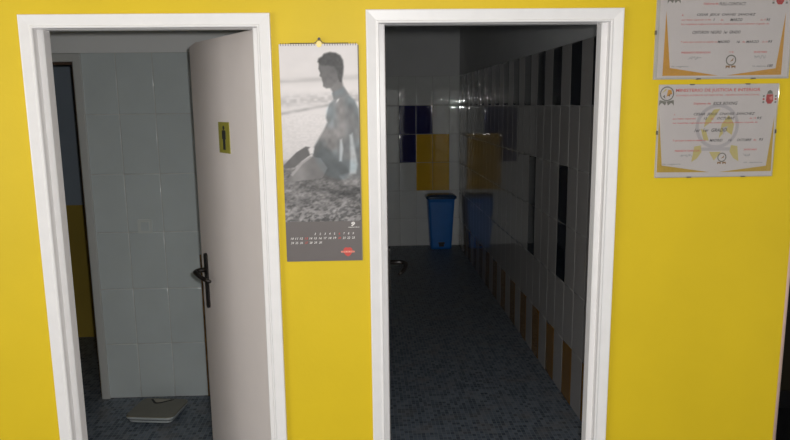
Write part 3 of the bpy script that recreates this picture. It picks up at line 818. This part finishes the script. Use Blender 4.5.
flat(q, [(cx - 38 * s_, cz + 2 * s_), (cx - 24 * s_, cz + 24 * s_), (cx + 24 * s_, cz + 24 * s_), (cx + 38 * s_, cz + 2 * s_), (cx + 35 * s_, cz - 14 * s_), (cx + 22 * s_, cz - 31 * s_), (cx + 5 * s_, cz - 42 * s_), (cx - 5 * s_, cz - 42 * s_), (cx - 22 * s_, cz - 31 * s_), (cx - 35 * s_, cz - 14 * s_)], -0.0016, M['cal_red'])
flat(q, [(cx - 62 * s_, cz + 7 * s_), (cx + 60 * s_, cz + 7 * s_), (cx + 60 * s_, cz - 8 * s_), (cx - 62 * s_, cz - 8 * s_)], -0.0017, M['cal_pink'])
for k in range(9):
    if k in (3, 5): continue
    xx = cx + (-52 + k * 13) * s_
    flat(q, [(xx - 3 * s_, cz + 5 * s_), (xx + 3 * s_, cz + 5 * s_), (xx + 3 * s_, cz - 5 * s_), (xx - 3 * s_, cz - 5 * s_)], -0.0018, M['cal_red'])
q.build('maker_logo', panel)
# wire binding along the top edge, thumb hanger and nail
for half in (range(0, 15), range(15, 30)):
  q = MB()
  for k in half:
    x = 0.006 + (CW - 0.012) * k / 29
    if abs(x - CW * 0.512) < 0.014: continue
    pts = [(x, -0.002 + 0.0035 * math.cos(a) - 0.0, CH - 0.001 + 0.0045 * math.sin(a)) for a in np.linspace(0, 2 * PI, 11)]
    q.tube(pts, 0.0009, M['wire'], 5)
  q.build('wire_binding', cal)
q = MB(); hx = CW * 0.512
q.tube([(hx - 0.10, -0.002, CH + 0.002), (hx - 0.018, -0.002, CH + 0.002), (hx - 0.010, -0.002, CH + 0.006), (hx - 0.004, -0.002, CH + 0.014), (hx + 0.004, -0.002, CH + 0.014), (hx + 0.010, -0.002, CH + 0.006), (hx + 0.018, -0.002, CH + 0.002), (hx + 0.10, -0.002, CH + 0.002)], 0.0012, M['wire'], 6)
q.build('hanger_wire', cal)
q = MB(); ring = [(hx + 0.0095 * math.cos(a * PI / 12), CH - 0.001 + 0.0105 * math.sin(a * PI / 12)) for a in range(24)]
q.prism(ring, -0.0042, -0.0026, M['brass'], 'y'); q.build('hanger_tab', cal)['label'] = 'yellowish round hanging tab'
nl = MB()
ZN = 1.151 + CH + 0.0158
nx = -0.2735 + hx + 0.001
nl.prism([(nx + 0.0018 * math.cos(a * PI / 6), ZN + 0.0018 * math.sin(a * PI / 6)) for a in range(12)], YF - 0.013, YF + 0.01, M['black_metal'], 'y')
nl.prism([(nx + 0.005 * math.cos(a * PI / 6), ZN + 0.005 * math.sin(a * PI / 6)) for a in range(12)], YF - 0.0155, YF - 0.013, M['black_metal'], 'y')
o = nl.build('nail'); o['label'] = 'small dark nail head in yellow wall above the calendar'; o['category'] = 'nail'

# ------------------------------------------------------------------ light
def point(name, loc, watts, radius, col=(1, 1, 1)):
    l = bpy.data.lights.new(name, 'POINT'); l.energy = watts; l.shadow_soft_size = radius; l.color = col
    o = bpy.data.objects.new(name, l); C.objects.link(o); o.location = loc; return o
point('camera_flash', (0.048, 0.02, 1.742), 117, 0.020, (1.0, 0.985, 0.97))
al = bpy.data.lights.new('window_daylight', 'AREA'); al.shape = 'RECTANGLE'; al.size = 1.3; al.size_y = 2.4; al.energy = 58; al.color = (1.0, 0.98, 0.95)
o = bpy.data.objects.new('window_daylight', al); C.objects.link(o); o.location = (-3.21, (WY0 + WY1) / 2, (WZ0 + WZ1) / 2); o.rotation_euler = (0, -PI / 2, 0)
wd = bpy.data.worlds.new('World'); bpy.context.scene.world = wd; wd.use_nodes = True
wd.node_tree.nodes['Background'].inputs['Color'].default_value = (0.75, 0.8, 0.9, 1)
wd.node_tree.nodes['Background'].inputs['Strength'].default_value = 0.3

# ------------------------------------------------------------------ camera
f, cyp, yaw, pit, roll, H = 762.16, 252.19, 0.0425, 0.1922, 0.0115, 1.7024
cam = bpy.data.cameras.new('Camera'); cam.sensor_fit = 'HORIZONTAL'; cam.sensor_width = 36.0
cam.lens = f / 790 * 36.0; cam.shift_y = (cyp - 220) / 790.0; cam.clip_start = 0.05
co = bpy.data.objects.new('Camera', cam); C.objects.link(co)
F = Vector((math.sin(yaw) * math.cos(pit), math.cos(yaw) * math.cos(pit), -math.sin(pit)))
r = Vector((math.cos(yaw), -math.sin(yaw), 0)); d = F.cross(r)
R_ = r * math.cos(roll) + d * math.sin(roll); D_ = -r * math.sin(roll) + d * math.cos(roll)
mw = Matrix((( R_.x, -D_.x, -F.x, 0), (R_.y, -D_.y, -F.y, 0), (R_.z, -D_.z, -F.z, H), (0, 0, 0, 1)))
co.matrix_world = mw
sc = bpy.context.scene
sc.camera = co
sc.cycles.blur_glossy = 0.0
sc.cycles.sample_clamp_indirect = 0.0
sc.view_settings.view_transform = 'Standard'; sc.view_settings.look = 'None'
sc.view_settings.exposure = 0.0; sc.view_settings.gamma = 1.0; sc.view_settings.use_curve_mapping = False
